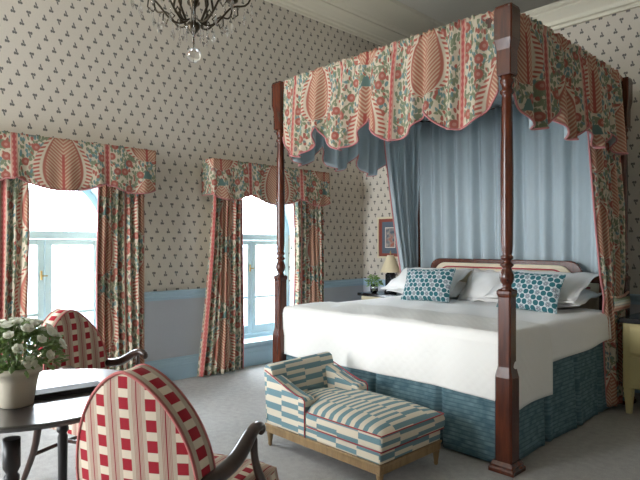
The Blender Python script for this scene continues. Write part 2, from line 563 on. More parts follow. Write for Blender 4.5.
# mouldings: profile (out, z) swept along a wall
def mould(name, prof, a, b, n, mat):
    """prof: list of (distance from the wall, z); a,b: end points on the wall (x,y); n: inward normal"""
    mb = MB(); k = len(prof)
    for p in (a, b):
        for d, z in prof: mb.v.append((p[0]+n[0]*d, p[1]+n[1]*d, z))
    for i in range(k):
        j = (i+1) % k
        mb.face([i, j, k+j, k+i])
    mb.face(list(range(k))[::-1]); mb.face([k+i for i in range(k)])
    return struct(name, mb, mat)
def cornice_prof(z0, h, w):
    return [(0,z0),(.025,z0),(.025,z0+.03*1),(.045,z0+.04),(.05,z0+h*.30),(w*.30,z0+h*.36),(w*.34,z0+h*.42),(w*.50,z0+h*.60),
            (w*.66,z0+h*.72),(w*.70,z0+h*.72),(w*.70,z0+h*.80),(w*.85,z0+h*.86),(w*.95,z0+h*.95),(w,z0+h*.96),(w,z0+h),(0,z0+h)]
mould('trim_1', cornice_prof(CZ-.22,.22,.24), (WX,BY), (WX,FY), (1,0), M['cornice'])
mould('trim_2', cornice_prof(PZ,.20,.17), (WX,HY), (RX,HY), (0,-1), M['cornice'])
mould('trim_3', [(-.12,PZ+.02),(0,PZ+.02),(0,PZ+.20),(-.12,PZ+.20)], (WX,HY), (RX,HY), (0,-1), M['cornice'])
mould('trim_8', [(.01,CZ-.001),(.01,CZ-.012),(.62,CZ-.012),(.64,CZ-.03),(.68,CZ-.03),(.70,CZ)], (WX,BY), (WX,FY), (1,0), M['cornice'])
dado_prof = [(0,.775),(.012,.775),(.014,.80),(.026,.815),(.03,.84),(.042,.85),(.042,.865),(0,.865)]
dn = 4
segs = [(BY, WIN[0]-HW-.02), (WIN[0]+HW+.02, WIN[1]-HW-.02), (WIN[1]+HW+.02, WIN[2]-HW-.02), (WIN[2]+HW+.02, HY)]
for a, b in segs:
    mould('trim_%d' % dn, dado_prof, (WX,a), (WX,b), (1,0), M['blue_paint']); dn += 1
dn = 9
mould('trim_%d' % dn, dado_prof, (WX,HY), (RX,HY), (0,-1), M['blue_paint'])
base_prof = [(0,0),(.03,0),(.03,.14),(.024,.15),(.022,.19),(.012,.20),(.010,.215),(0,.215)]
mould('baseboard_left', base_prof, (WX,BY), (WX,HY), (1,0), M['blue_paint'])
mould('baseboard_head', base_prof, (WX,HY), (RX,HY), (0,-1), M['blue_paint'])
mould('baseboard_right', base_prof, (RX,BY), (RX,HY), (-1,0), M['blue_paint'])
mould('baseboard_back', base_prof, (WX,BY), (RX,BY), (0,1), M['blue_paint'])

# windows
def arch_ring(mb, x0, x1, c, r0, r1, z, a0=0, a1=pi, n=24):
    b = len(mb.v)
    for k in range(n+1):
        a = a0+(a1-a0)*k/n
        for x in (x0,x1):
            for r in (r0,r1): mb.v.append((x, c-r*math.cos(a), z+r*math.sin(a)))
    for k in range(n):
        i = b+k*4; j = i+4
        for q in ((i,i+1,j+1,j),(i+2,j+2,j+3,i+3),(i,j,j+2,i+2),(i+1,i+3,j+3,j+1)): mb.face(q, smooth=False)
def make_window(n, c):
    x = WX-.27
    fr = MB()
    fr.box(x-.05,x+.05,c-HW,c-HW+.06,SILL,SPR); fr.box(x-.05,x+.05,c+HW-.06,c+HW,SILL,SPR)
    fr.box(x-.045,x+.045,c-HW+.06,c+HW-.06,SILL,SILL+.055); fr.box(x-.042,x+.042,c-HW+.06,c+HW-.06,1.355,1.42)
    arch_ring(fr, x-.05, x+.05, c, HW-.06, HW, SPR)
    o = struct('window_%d' % n, fr, M['window_paint'], bevel=.004)
    s = MB(); s.box(WX-.335, WX+.035, c-HW+.002, c+HW-.002, SILL-.02, SILL+.012); obj('window_sill', s, M['window_paint'], o, bevel=.005)
    for sg in (-1, 1):
        m = MB()
        y0, y1 = (c-HW+.06, c-.003) if sg < 0 else (c+.003, c+HW-.06)
        m.box(x-.025,x+.025,y0,y0+.055,SILL+.06,1.35); m.box(x-.025,x+.025,y1-.055,y1,SILL+.06,1.35)
        ya, yb = y0+.055, y1-.055; m.box(x-.022,x+.022,ya,yb,1.30,1.35); m.box(x-.022,x+.022,ya,yb,SILL+.06,SILL+.15); m.box(x-.018,x+.018,ya,yb,.69,.72)
        lf = obj('casement', m, M['window_paint'], o, bevel=.003)
        obj('pane', MB().box(x-.003,x+.003,y0+.05,y1-.05,SILL+.15,1.31), M['pane'], lf)
        if sg < 0:
            obj('handle', MB().box(x+.025,x+.04,c-.035,c-.022,1.00,1.08).box(x+.036,x+.045,c-.036,c+.02,1.03,1.04), M['brass'], lf, bevel=.003)
    f = MB(); out = [(c-HW+.05, 1.41)]+[(c-(HW-.05)*math.cos(pi*k/20), 1.41+(HW-.05)*math.sin(pi*k/20)) for k in range(21)]
    f.prism(out[1:], x-.003, x+.003, 'x'); obj('fanlight_pane', f, M['pane'], o)
for i, c in enumerate(WIN): make_window(i+1, c)

# ------------------------------------------------------------------ outside
struct('street_ground', MB().box(-40, WX-.5, -25, 35, -4.2, -4), M['asphalt'])
def townhouse(y0, y1, x, label, wins):
    t = thing('townhouse', label, 'building', (x,(y0+y1)/2,-4))
    obj('wall', MB().box(x-3,x,y0,y1,-4,2.7), M['stone'], t, world=True)
    for (a, b, z0, z1) in wins:
        f = MB(); f.box(x,x+.12,a-.12,b+.12,z0-.12,z0); f.box(x,x+.12,a-.12,b+.12,z1,z1+.12); f.box(x,x+.12,a-.12,a,z0,z1); f.box(x,x+.12,b,b+.12,z0,z1)
        f.box(x,x+.08,(a+b)/2-.04,(a+b)/2+.04,z0,z1); f.box(x,x+.08,a,b,(z0+z1)/2-.03,(z0+z1)/2+.03)
        w_ = obj('window', f, M['window_paint'], t, world=True)
        obj('pane', MB().box(x,x+.02,a,b,z0,z1), M['far_pane'], w_, world=True)
townhouse(-3, 9.5, -15, 'pale townhouse across the street, seen through the left window', [(2.6,3.7,.2,2.3),(4.6,5.7,.2,2.3),(2.6,3.7,-3.2,-1),(4.6,5.7,-3.2,-1)])
townhouse(10.5, 24, -17, 'pale townhouse across the street, seen through the window beside the bed', [(11.5,12.6,.2,2.3),(13.4,14.5,.2,2.3),(15.5,16.6,.2,2.3)])

# ------------------------------------------------------------------ window curtains and pelmets
def fold(s, seed, lam=.085):
    return (math.sin(2*pi*s/lam+seed) + .45*math.sin(2*pi*s/(lam*1.7)+seed*2.1) + .3*math.sin(2*pi*s/(lam*.61)+seed*.7))/1.5
def curtain(y_in, y_out, flare, seed, label, side):
    """y_in: edge at the glass, y_out: outer edge, flare: how far the outer edge swings out at the floor"""
    t = thing('window_curtain', label, 'curtain', (-4.64,(y_in+y_out)/2,0.0), 0, 'floral window curtains')
    def fn(u, v):
        z = 2.10 - v*2.085
        fl = flare*(v**1.5)
        y = y_in+(y_out-y_in)*u + (fl*u) + .012*math.sin(v*5+seed)*(1-u)
        amp = .022+.016*v
        x = -4.665 + amp*fold(u*(.62), seed) + .01*math.sin(v*4+u*7)
        return (x, y, z, seed*.31+u*.80, z)
    obj('drape', MB().grid(fn, 120, 40, flip=(y_out > y_in)), [M['floral'], M['cream_cloth']], t, world=True, solid=.006, matoff=1, solid_off=0)
    mb = MB()
    mb.tube([ (fn(0, k/40)[0]+.004, fn(0,k/40)[1], fn(0,k/40)[2]) for k in range(41)], .007, 6)
    obj('edge_trim', mb, M['trim_pink'], t, world=True)
curtain(1.29, .80, -.03, 0.3, 'floral curtain at the left edge of the photo, left of the first window', 'left')
curtain(1.84, 2.26, .02, 1.9, 'floral curtain hanging right of the first window, beside the dado', 'right')
curtain(3.34, 2.99, -.17, 3.3, 'floral curtain left of the second window, flaring out over the carpet', 'left')
curtain(4.07, 4.50, .02, 5.2, 'floral curtain right of the second window, behind the far bed post', 'right')
def pelmet(c, label):
    t = thing('window_pelmet', label, 'pelmet', (WX, c, 1.72), 0, 'scalloped floral window pelmets')
    W, D, ZT = .80, .20, 2.15
    L = 2*W+2*D
    def path(s):     # from the left return, across the front, to the right return
        if s < D: return (WX+.003+s, c-W, -1)
        if s < D+2*W: return (WX+D, c-W+(s-D), 0)
        return (WX+D-(s-D-2*W)-.003, c+W, 1)
    def low(y):
        a = abs(y)
        if a < .36: return .415 - .055*(a/.36)**2*1.6 + 0
        if a < .42: return .33+.02
        return .35 + .05*math.sin(pi*(a-.42)/(.80-.42))**.7
    def fn(u, v):
        s = u*L; x, y, side = path(s)
        yy = y-c
        d = low(min(abs(yy), .7999))
        z = ZT - d*v
        b = .012*fold(s*.9, c, .19)*v
        x += b + (.02*v if side == 0 else 0); 
        return (x, y, z, yy if side == 0 else yy+side*(D-abs(x-WX)), z-ZT+.50)
    obj('pelmet_cloth', MB().grid(fn, 150, 12, flip=True), [M['floral'], M['cream_cloth']], t, world=True, solid=.008, matoff=1, solid_off=0)
    mb = MB(); mb.tube([(fn(k/150,1)[0]+.002, fn(k/150,1)[1], fn(k/150,1)[2]) for k in range(151)], .006, 6)
    obj('hem_trim', mb, M['trim_pink'], t, world=True)
    obj('pelmet_board', MB().box(WX+.001, WX+D-.012, c-W+.012, c+W-.012, ZT-.03, ZT-.008), M['cream_cloth'], t, world=True)
pelmet(1.54, 'scalloped floral pelmet over the left window, palmette in the middle')
pelmet(3.74, 'scalloped floral pelmet over the second window, behind the far bed post')

# ------------------------------------------------------------------ four poster bed
BX0, BX1, BY0, BY1 = -3.583, -1.537, 2.964, 4.94
BC = (BX0+BX1)/2
bed = thing('four_poster_bed', 'mahogany four poster bed hung with floral valances and blue lined curtains', 'bed', (BC,(BY0+BY1)/2,0))
def post(x, y, back=False):
    mb = MB(); c = (x, y)
    mb.square([(.053,.05),(.053,.54),(.049,.56),(.040,.60),(.040,1.00),(.044,1.01),(.046,1.02),(.046,1.035),(.036,1.045)], c, .22)
    prof = [(.036,1.04),(.024,1.055),(.022,1.07),(.030,1.085),(.036,1.11),(.034,1.13),(.024,1.16),(.021,1.17),(.032,1.18),(.034,1.19),(.022,1.20),
            (.020,1.21),(.031,1.222),(.031,1.232),(.024,1.245),(.027,1.26),(.029,1.30),(.031,1.5),(.031,1.75),(.028,2.0),(.025,2.15),(.024,2.165),(.033,2.175),
            (.033,2.19),(.024,2.20),(.026,2.225),(.034,2.24),(.034,2.255),(.028,2.262),(.036,2.28)]
    prof = [(r*1.16, z) for r, z in prof]
    mb.lathe(prof, 32, c, flute=0 if not back else 0, fz=(1.3,2.1))
    o = obj('post', mb, M['mahogany'], bed, world=True)
    obj('plinth', MB().square([(.078,0),(.078,.022),(.070,.030),(.070,.042),(.058,.062)], c, .05), M['mahogany'], o, world=True, bevel=.003)
    obj('top_block', MB().square([(.040,2.275),(.044,2.285),(.045,2.42),(.056,2.48),(.056,2.655),(.050,2.672),(.0,2.685)], c, .12), M['mahogany'], o, world=True)
for x, y, b in ((BX0,BY0,0),(BX1,BY0,0),(BX0,BY1,1),(BX1,BY1,1)): post(x, y, b)
# rails under the mattress and tester frame
rl = MB(); rl.box(BX0+.045,BX0+.075,BY0+.05,BY1-.05,.28,.44)
obj('side_rail', rl, M['mahogany'], bed, world=True)
obj('side_rail', MB().box(BX1-.085,BX1-.06,BY0+.05,BY1-.05,.28,.44), M['mahogany'], bed, world=True)
obj('foot_rail', MB().box(BX0+.05,BX1-.05,BY0+.06,BY0+.08,.28,.42), M['mahogany'], bed, world=True)
tf = MB(); tf.box(BX0+.04,BX1-.04,BY0-.012,BY0+.012,2.58,2.64); tf.box(BX0+.04,BX1-.04,BY1-.012,BY1+.012,2.58,2.64)
tf.box(BX0-.012,BX0+.012,BY0+.04,BY1-.04,2.58,2.64); tf.box(BX1-.012,BX1+.012,BY0+.04,BY1-.04,2.58,2.64)
obj('tester_frame', tf, M['mahogany'], bed, world=True)
def tester(u, v):
    x = BX0+.02+(BX1-BX0-.04)*u; y = BY0+.02+(BY1-BY0-.04)*v
    return (x, y, 2.645+.006*math.sin(u*150), x, y)
obj('tester_cloth', MB().grid(tester, 160, 6), M['blue_cloth'], bed, world=True, solid=.004)
def valance(a, b, n, seed, uoff=0):
    """a,b ends (x,y), n outward"""
    L = math.hypot(b[0]-a[0], b[1]-a[1]); dx, dy = (b[0]-a[0])/L, (b[1]-a[1])/L
    NL = 4; lp = L/NL
    def fn(u, v):
        s = u*L
        zb = 2.200 - .195*abs(math.sin(pi*s/lp))**.72 + .006*math.sin(s*3+seed)
        head = .012*fold(s, seed*3, .03) 
        ztop = 2.675 + .007*fold(s, seed*2, .045)
        z = ztop+(zb-ztop)*v
        g = (.030+.020*v)*fold(s, seed, .15) *(.35+.65*min(1,v*3)) + head*max(0,1-v*7) + .030*v
        if .07 < v < .12: g -= .008
        g += .034
        edge = min(1, min(s, L-s)/.22)
        g = g*edge + .010*(1-edge)
        return (a[0]+dx*s+n[0]*g, a[1]+dy*s+n[1]*g, z, uoff+s*1.38, z*1.0+.12)
    o = obj('valance', MB().grid(fn, 260, 22, flip=True), [M['floral'], M['blue_cloth']], bed, world=True, solid=.008, matoff=1, solid_off=-1)
    tb = MB(); tb.tube([(fn(k/200,1)[0]+n[0]*.002, fn(k/200,1)[1]+n[1]*.002, fn(k/200,1)[2]) for k in range(201)], .007, 6)
    obj('hem_trim', tb, M['trim_pink'], o, world=True)
    return o
g = .048
valance((BX0+g,BY0-.0), (BX1-g,BY0-.0), (0,-1), 1.0, .1)
valance((BX1,BY0+g), (BX1,BY1-g), (1,0), 2.3, .55)
valance((BX0,BY1-g), (BX0,BY0+g), (-1,0), 3.1, .2)
valance((BX1-g,BY1), (BX0+g,BY1), (0,1), 4.0, .4)
# blue pleated drape behind the headboard
def backdrape(u, v):
    xa = BX0-.01+.05*v; x = xa+(BX1-.06-xa)*u; z = 2.62-v*1.95
    y = BY1-.060 + .050*fold(u*2.0, 1.3, .15)*(.6+.4*v) + .006*math.sin(u*90)
    return (x, y, z, u*4.2, z)
obj('head_drape', MB().grid(backdrape, 320, 8), M['blue_cloth'], bed, world=True, solid=.004)
def side_curtain(x, out, yf_top, yf_tie, yf_bot, seed, inner=0):
    """hangs on the side rail; gathered back towards the head post"""
    tie = .90
    def fn(u, v):
        z = 2.62 - v*2.59
        if z > tie:
            k = (2.62-z)/(2.62-tie); k = k**1.25; yf = yf_top+(yf_tie-yf_top)*k; yb = BY1-.07
        else:
            k = (tie-z)/tie; yf = yf_tie+(yf_bot-yf_tie)*k; yb = BY1-.07
        y = yf+(yb-yf)*u
        w_ = (yb-yf)
        inn = -out*.07*u*u*max(0,(z-1.6)/1.0)
        amp = .022+.02*(1-w_/.7)
        pinch = math.exp(-((z-tie)/.10)**2)
        xx = x+inn+out*(.0+(amp*(1-.45*pinch))*fold(u*.75, seed, .115))
        return (xx, y, z, seed+u*1.15, z+.2)
    o = obj('bed_curtain', MB().grid(fn, 110, 60, flip=(out > 0)), [M['floral'], M['blue_cloth']], bed, world=True, solid=.007, solid_off=0, matoff=1)
    tb = MB(); tb.tube([(fn(0,k/60)[0]+out*.003, fn(0,k/60)[1]-.004, fn(0,k/60)[2]) for k in range(61)], .008, 6)
    obj('edge_trim', tb, M['trim_pink'], o, world=True)
    return o, fn
# right one seen from outside, left one from inside
oR, fR = side_curtain(BX1+.005, 1, 4.14, 4.52, 4.60, -1.57)
oL, fL = side_curtain(BX0-.005, -1, 4.33, 4.66, 4.70, 2.6)
tbk = MB(); tbk.tube([(BX1+.058,4.50,.90),(BX1+.066,4.62,.89),(BX1+.066,4.76,.90),(BX1+.055,4.88,.92)], .010, 8, flat=1.0)
for k in range(14): 
    yy = 4.52+k*.026; tbk.tube([(BX1+.07,yy,.89),(BX1+.075,yy+.004,.84),(BX1+.068,yy,.79)], .005, 5)
obj('tieback', tbk, M['floral'], oR, world=True)
tb_ = MB(); tb_.tube([(fL(0,k/60)[0]-.004, fL(0,k/60)[1]+.012, fL(0,k/60)[2]) for k in range(61)], .022, 8, flat=.5)
for i_ in range(len(tb_.uv)):
    if tb_.uv[i_]: tb_.uv[i_] = [(u_+.33, v_) for u_, v_ in tb_.uv[i_]]
obj('turned_edge', tb_, M['floral'], oL, world=True)
# headboard
def arch_out(hw, top, sh, z0, cx, shw, n=10, rr=.12):
    out = [(cx-shw, z0), (cx-shw, sh)]
    out.append((cx-hw-.10, sh))
    for k in range(n+1):
        a = pi*k/(2*n); out.append((cx-hw-.10*(1-a/(pi/2)) + 0 if False else cx-hw-.10+.04*math.sin(a)+.00, sh+.03*(1-math.cos(a)))) if k == 0 else None
    for k in range(n+1):
        a = pi/2*k/n
        out.append((cx-hw-.06+rr*(1-math.cos(a)), sh+.02+(top-sh-.02)*math.sin(a)))
    out2 = [(2*cx-x, z) for x, z in out][::-1]
    return out+out2
YH = BY1-.15
obj('headboard', MB().prism(arch_out(.70,1.165,1.045,.55,BC,1.0-.0), YH-.03, YH+.015, 'y'), M['mahogany'], bed, world=True, bevel=.008)
hp = arch_out(.63,1.125,.985,.60,BC,.90)
obj('headboard_panel', MB().prism([(x,z) for x,z in hp], YH-.055, YH-.028, 'y'), M['cream_cloth'], bed, world=True, bevel=.01)
cord = [(x, YH-.058, z) for x, z in arch_out(.58,1.085,.945,.75,BC,.84)][1:-1]
obj('headboard_piping', MB().tube(cord, .008, 6), M['red_cord'], bed, world=True)
# pleated bed skirt
def skirt_path():
    x0, x1, y0, y1 = BX0-.030, BX1+.030, BY0-.035, BY1-.25
    r = .07; pts = [(x0,y1)]
    def arc(cx, cy, a0, a1): return [(cx+r*math.cos(a0+(a1-a0)*k/6), cy+r*math.sin(a0+(a1-a0)*k/6)) for k in range(7)]
    return [(x0,y1)], x0, x1, y0, y1
def make_skirt_mesh(a, b, n, L, name='bed_skirt'):
    pass
def skirt_side(a, b, n, pleats):
    L = math.hypot(b[0]-a[0], b[1]-a[1]); dx, dy = (b[0]-a[0])/L, (b[1]-a[1])/L
    def fn(u, v):
        s = u*L; z = .55-v*.535
        off = .010+.016*v+ .008*math.sin(s*7+1)*v
        for p in pleats:
            d = abs(s-p)
            if d < .035: off -= .045*(1-d/.035)*(.3+.7*v)
            off += .010*math.exp(-((d-.05)/.03)**2)*v
        return (a[0]+dx*s+n[0]*off, a[1]+dy*s+n[1]*off, z, s, z)
    return obj('bed_skirt', MB().grid(fn, 200, 14), M['skirt'], bed, world=True, solid=.005, solid_off=-1)
skirt_side((BX0+.055,BY0+.040), (BX1-.055,BY0+.040), (0,-1), [.42,.97,1.52])
skirt_side((BX1-.038,BY0+.055), (BX1-.038,BY1-.28), (1,0), [.50,.98,1.42])
skirt_side((BX0+.038,BY1-.1), (BX0+.038,BY0+.055), (-1,0), [.5,1.0,1.5])
obj('divan_base', MB().box(BX0+.09,BX1-.10,BY0+.09,BY1-.10,.10,.46), M['blue_cloth'], bed, world=True)

# mattress and covers
mt = obj('mattress', MB().box(BX0+.065,BX1-.065,BY0+.07,BY1-.165,.465,.71), M['white_cotton'], bevel=.05)
tag(mt, 'deep white mattress under the bed covers on the four poster bed', 'mattress')
def drape_cover(name, x0, x1, y0, y1, top, side_drop, foot_drop, mat, seed, lift, head_drop=0, nu=90, nv=80, crown=.02, sidewave=.01):
    W = (x1-x0)/2; cx = (x0+x1)/2; r = .05
    tw = 2*(W+side_drop); tl = (y1-y0)+foot_drop
    def bend(d):       # distance past the edge start (edge rounded with radius r) -> (out, down)
        q = r*pi/2
        if d <= 0: return 0.0, 0.0
        if d < q: a = d/r; return r*math.sin(a), r*(1-math.cos(a))
        return r, r+(d-q)
    def fn(u, v):
        p = -tw/2+tw*u; q = y0-foot_drop+tl*v
        ox = abs(p)-(W-r); oy = (y0+r)-q
        hx, vx = bend(ox); hy, vy = bend(oy)
        sx = -1 if p < 0 else 1
        x = cx+sx*(min(abs(p), W-r)+hx); y = max(q, y0+r)-hy
        down = max(vx, vy) + .08*min(vx, vy)
        if vx > .05 and vy > .05:      # corner fold
            k = min(vx, vy)
            x += sx*.004*min(1,k/.2)
        z = top-down
        if vx == 0 and vy == 0:
            z += crown*(1-((p)/(W))**2)*min(1,(q-y0)/.3)
            z += .006*math.sin(p*5+seed)*math.sin(q*6+seed*2)+.003*math.sin(p*17+q*9+seed)
        if vx > .06: x += sx*(sidewave*math.sin(q*9+seed)*min(1,vx/.2) + .012*min(1,vx/.2))*(1-min(1,vy/.1)); 
        if vx > .06: z += .012*math.sin(q*4+seed)*min(1,vx/.2)
        if vy > .06: y -= (sidewave*.8*(math.sin(p*8+seed)+.4*math.sin(p*21))*min(1,vy/.2)+.008)*(1-min(1,vx/.1)); z += .008*math.sin(p*3+seed)*min(1,vy/.2)
        z += lift if vx == 0 and vy == 0 else 0
        return (x, y, z, p, q)
    return obj(name, MB().grid(fn, nu, nv), mat, solid=.008, solid_off=-1)
d = drape_cover('duvet', BX0+.03, BX1+.012, BY0+.02, BY1-.30, .775, .20, .30, M['white_cotton'], 2.0, 0)
tag(d, 'plain white duvet covering the four poster bed up to the pillows', 'duvet')
d = drape_cover('coverlet', BX0+.018, BX1+.026, BY0-.006, 3.48, .789, .43, .375, M['matelasse'], .7, 0, crown=.012, nu=110)
tag(d, 'quilted ivory coverlet folded across the foot of the bed', 'coverlet')

# pillows
def pillow_mb(w, h, t, flange=0, uvs=1.0, seed=0):
    mb = MB()
    for sg in (1, -1):
        def fn(u, v, sg=sg):
            a = 2*u-1; b = 2*v-1
            x = a*w/2*(1-.07*(1-b*b)*abs(a)**3) ; z = b*h/2*(1-.07*(1-a*a)*abs(b)**3)
            k = max(0,(1-abs(a)**2.6))*max(0,(1-abs(b)**2.6))
            y = sg*t/2*(k**.55) + .004*math.sin(a*6+seed)*math.sin(b*5+seed)*k
            return (x, y, z, x*uvs, z*uvs)
        mb.grid(fn, 28, 22, flip=(sg > 0))
        if flange:
            def fl(u, v, sg=sg):
                pass
    if flange:
        n = 28
        per = []
        def edge(a, b):
            return (a*w/2*(1-.07*(1-b*b)*abs(a)**3), b*h/2*(1-.07*(1-a*a)*abs(b)**3))
        path = [(-1+2*k/n,-1) for k in range(n)]+[(1,-1+2*k/n) for k in range(n)]+[(1-2*k/n,1) for k in range(n)]+[(-1,1-2*k/n) for k in range(n)]
        base = len(mb.v); m_ = len(path)
        for (a, b) in path:
            x, z = edge(a, b); ln = max(abs(a),abs(b))
            ox = x+flange*(a if abs(a) > .98 else a*.9); oz = z+flange*(b if abs(b) > .98 else b*.9)
            wv = .008*math.sin(9*a+7*b+seed)
            mb.v += [(x*.97,.003,z*.97),(ox,wv+.003,oz),(ox,wv-.003,oz),(x*.97,-.003,z*.97)]
        for i in range(m_):
            j = (i+1) % m_
            for q in range(3):
                mb.face([base+i*4+q, base+i*4+q+1, base+j*4+q+1, base+j*4+q], smooth=True)
    return mb
def pillow(loc, w, h, t, tilt, rz, label, mat, name='pillow', cat='pillow', flange=.035, roll=0, group='white pillows', seed=0, pip=False):
    mb = pillow_mb(w, h, t, flange, 1.0, seed)
    o = obj(name, mb, mat, fix=False)
    o.location = loc; o.rotation_euler = (tilt, roll, rz)
    tag(o, label, cat, group)
    if pip:
        n = 20
        path = [(-1+2*k/n,-1) for k in range(n)]+[(1,-1+2*k/n) for k in range(n)]+[(1-2*k/n,1) for k in range(n)]+[(-1,1-2*k/n) for k in range(n)]
        pts = [(a*w/2*(1-.07*(1-b*b)*abs(a)**3), 0, b*h/2*(1-.07*(1-a*a)*abs(b)**3)) for a, b in path]
        obj('piping', MB().tube(pts, .004, 6, closed=True), M['cushion'], o)
    return o
W_ = M['white_cotton']
pillow((-3.13,4.56,.872), .72,.46,.15, R(-82), R(2), 'white pillow lying flat at the left head of the bed, lowest there', W_, seed=1)
pillow((-2.04,4.56,.872), .76,.46,.15, R(-82), R(-2), 'white pillow lying flat at the right head of the bed, beneath the leaning one', W_, seed=2)
pillow((-3.15,4.45,.965), .70,.42,.14, R(-66), R(3), 'white pillow leaning behind the left patterned cushion', W_, seed=3)
pillow((-2.02,4.45,.965), .72,.42,.14, R(-64), R(-4), 'white pillow leaning behind the right patterned cushion', W_, seed=4)
pillow((-2.585,4.58,.93), .34,.36,.12, R(-50), R(6), 'white pillow in the middle of the headboard, between the two cushions', W_, seed=5)
pillow((-2.94,4.17,.935), .52,.32,.12, R(-24), R(2), 'teal circle print cushion on the left side of the bed', M['cushion'], 'cushion', 'cushion', 0, R(-2), 'teal print cushions', 6, True)
pillow((-1.97,4.17,.935), .50,.32,.12, R(-24), R(-3), 'teal circle print cushion on the right side, beyond the near bed post', M['cushion'], 'cushion', 'cushion', 0, R(2), 'teal print cushions', 7, True)

# ------------------------------------------------------------------ bedside pieces
ns = thing('nightstand', 'cream bedside cabinet with black top left of the bed', 'nightstand', (-4.07,5.08,0))
obj('cabinet', MB().box(-4.37,-3.77,4.86,5.32,.16,.70), M['cream_paint'], ns, world=True, bevel=.004)
obj('top', MB().box(-4.40,-3.74,4.82,5.33,.70,.735), M['black_lacquer'], ns, world=True, bevel=.006)
for k in range(2):
    dr = obj('drawer', MB().box(-4.34,-3.80,4.848,4.862,.20+k*.25,.43+k*.24), M['cream_paint'], ns, world=True, bevel=.003)
    obj('knob', MB().ball((-4.07,4.838,.32+k*.25), .013), M['brass'], dr, world=True)
for x in (-4.34,-3.80):
    for y in (4.89,5.29): obj('leg', MB().square([(.014,0),(.022,.16)], (x,y), .1), M['cream_paint'], ns, world=True)
lp = thing('table_lamp', 'small lamp with cream shade on the left bedside cabinet', 'lamp', (-4.08,5.05,.735))
obj('lamp_base', MB().square([(.055,.0),(.055,.02),(.045,.03),(.045,.22),(.03,.24),(.012,.25),(.008,.30)], (0,0), .1), M['black_lacquer'], lp)
obj('lamp_shade', MB().lathe([(.125,.245),(.122,.25),(.04,.44),(.038,.445),(.036,.44),(.12,.245)], 32), M['shade'], lp)
obj('finial', MB().lathe([(.004,.30),(.004,.455),(.010,.46),(.008,.48),(.002,.50)], 12), M['brass'], lp)
pv = thing('flower_vase', 'small glass vase of green foliage beside the lamp', 'vase', (-4.23,4.93,.735))
obj('vase', MB().lathe([(.03,0),(.045,.02),(.048,.07),(.04,.10),(.037,.10),(.044,.07),(.041,.025),(.02,.012)], 24), M['crystal'], pv)
def leaves(n, rad, z0, ht, size, seed, flat=.8, squash=1.0):
    rnd = random.Random(seed); mb = MB()
    for i in range(n):
        a = rnd.uniform(0,2*pi); el = rnd.uniform(-.25,1.45); r = rad*rnd.uniform(.45,1.0)
        c = Vector((r*math.cos(a)*math.cos(el), r*math.sin(a)*math.cos(el), z0+ht*max(-.25,math.sin(el))*rnd.uniform(.6,1.0)))
        d = Vector((math.cos(a), math.sin(a), rnd.uniform(-.6,.9))).normalized()
        sd = d.cross(Vector((rnd.uniform(-.5,.5),rnd.uniform(-.5,.5),1))).normalized(); nn = sd.cross(d)
        L = size*rnd.uniform(.7,1.3); w_ = L*.42
        b = len(mb.v)
        for (t, q, h) in ((0,0,0),(.35,-1,-.1),(.4,0,.12),(.35,1,-.1),(.75,-.7,-.1),(.8,0,.05),(.75,.7,-.1),(1,0,-.15)):
            mb.v.append(tuple(c+d*(L*t)+sd*(w_*.5*q)+nn*(h*L)))
        for q in ((0,2,1),(0,3,2),(1,2,5,4),(2,3,6,5),(4,5,7),(5,6,7)): mb.face([b+k for k in q], smooth=True)
    return mb
obj('foliage', leaves(110,.085,.11,.10,.045,3), M['leaf_pale'], pv, fix=False)
sm = MB()
for k in range(6): a = k*1.05; sm.tube([(.01*math.cos(a),.01*math.sin(a),.02),(.02*math.cos(a),.02*math.sin(a),.10),(.05*math.cos(a),.05*math.sin(a),.15)], .002, 5)
obj('stem', sm, M['leaf'], pv)
pf = thing('framed_picture', 'small framed print with russet mount hanging left of the bed', 'picture', (-4.32,HY-.001,1.14))
X0, X1, Z0, Z1 = -4.53, -4.12, 1.135, 1.65
fr = MB(); yy0, yy1 = HY-.028, HY-.002
fr.box(X0+.022,X1-.022,yy0,yy1,Z0,Z0+.022); fr.box(X0+.022,X1-.022,yy0,yy1,Z1-.022,Z1); fr.box(X0,X0+.022,yy0,yy1,Z0,Z1); fr.box(X1-.022,X1,yy0,yy1,Z0,Z1)
obj('frame', fr, M['cream_paint'], pf, world=True, bevel=.003)
obj('outer_mount', MB().box(X0+.018,X1-.018,yy0+.012,yy1,Z0+.018,Z1-.018), M['mat_red'], pf, world=True)
obj('inner_mount', MB().box(X0+.075,X1-.075,yy0+.010,yy0+.013,Z0+.06,Z1-.06), M['mat_blue'], pf, world=True)
obj('mount_edge', MB().box(X0+.125,X1-.125,yy0+.008,yy0+.011,Z0+.13,Z1-.13), M['paper_white'], pf, world=True)
obj('print', MB().box(X0+.135,X1-.135,yy0+.006,yy0+.009,Z0+.14,Z1-.14), M['print'], pf, world=True)

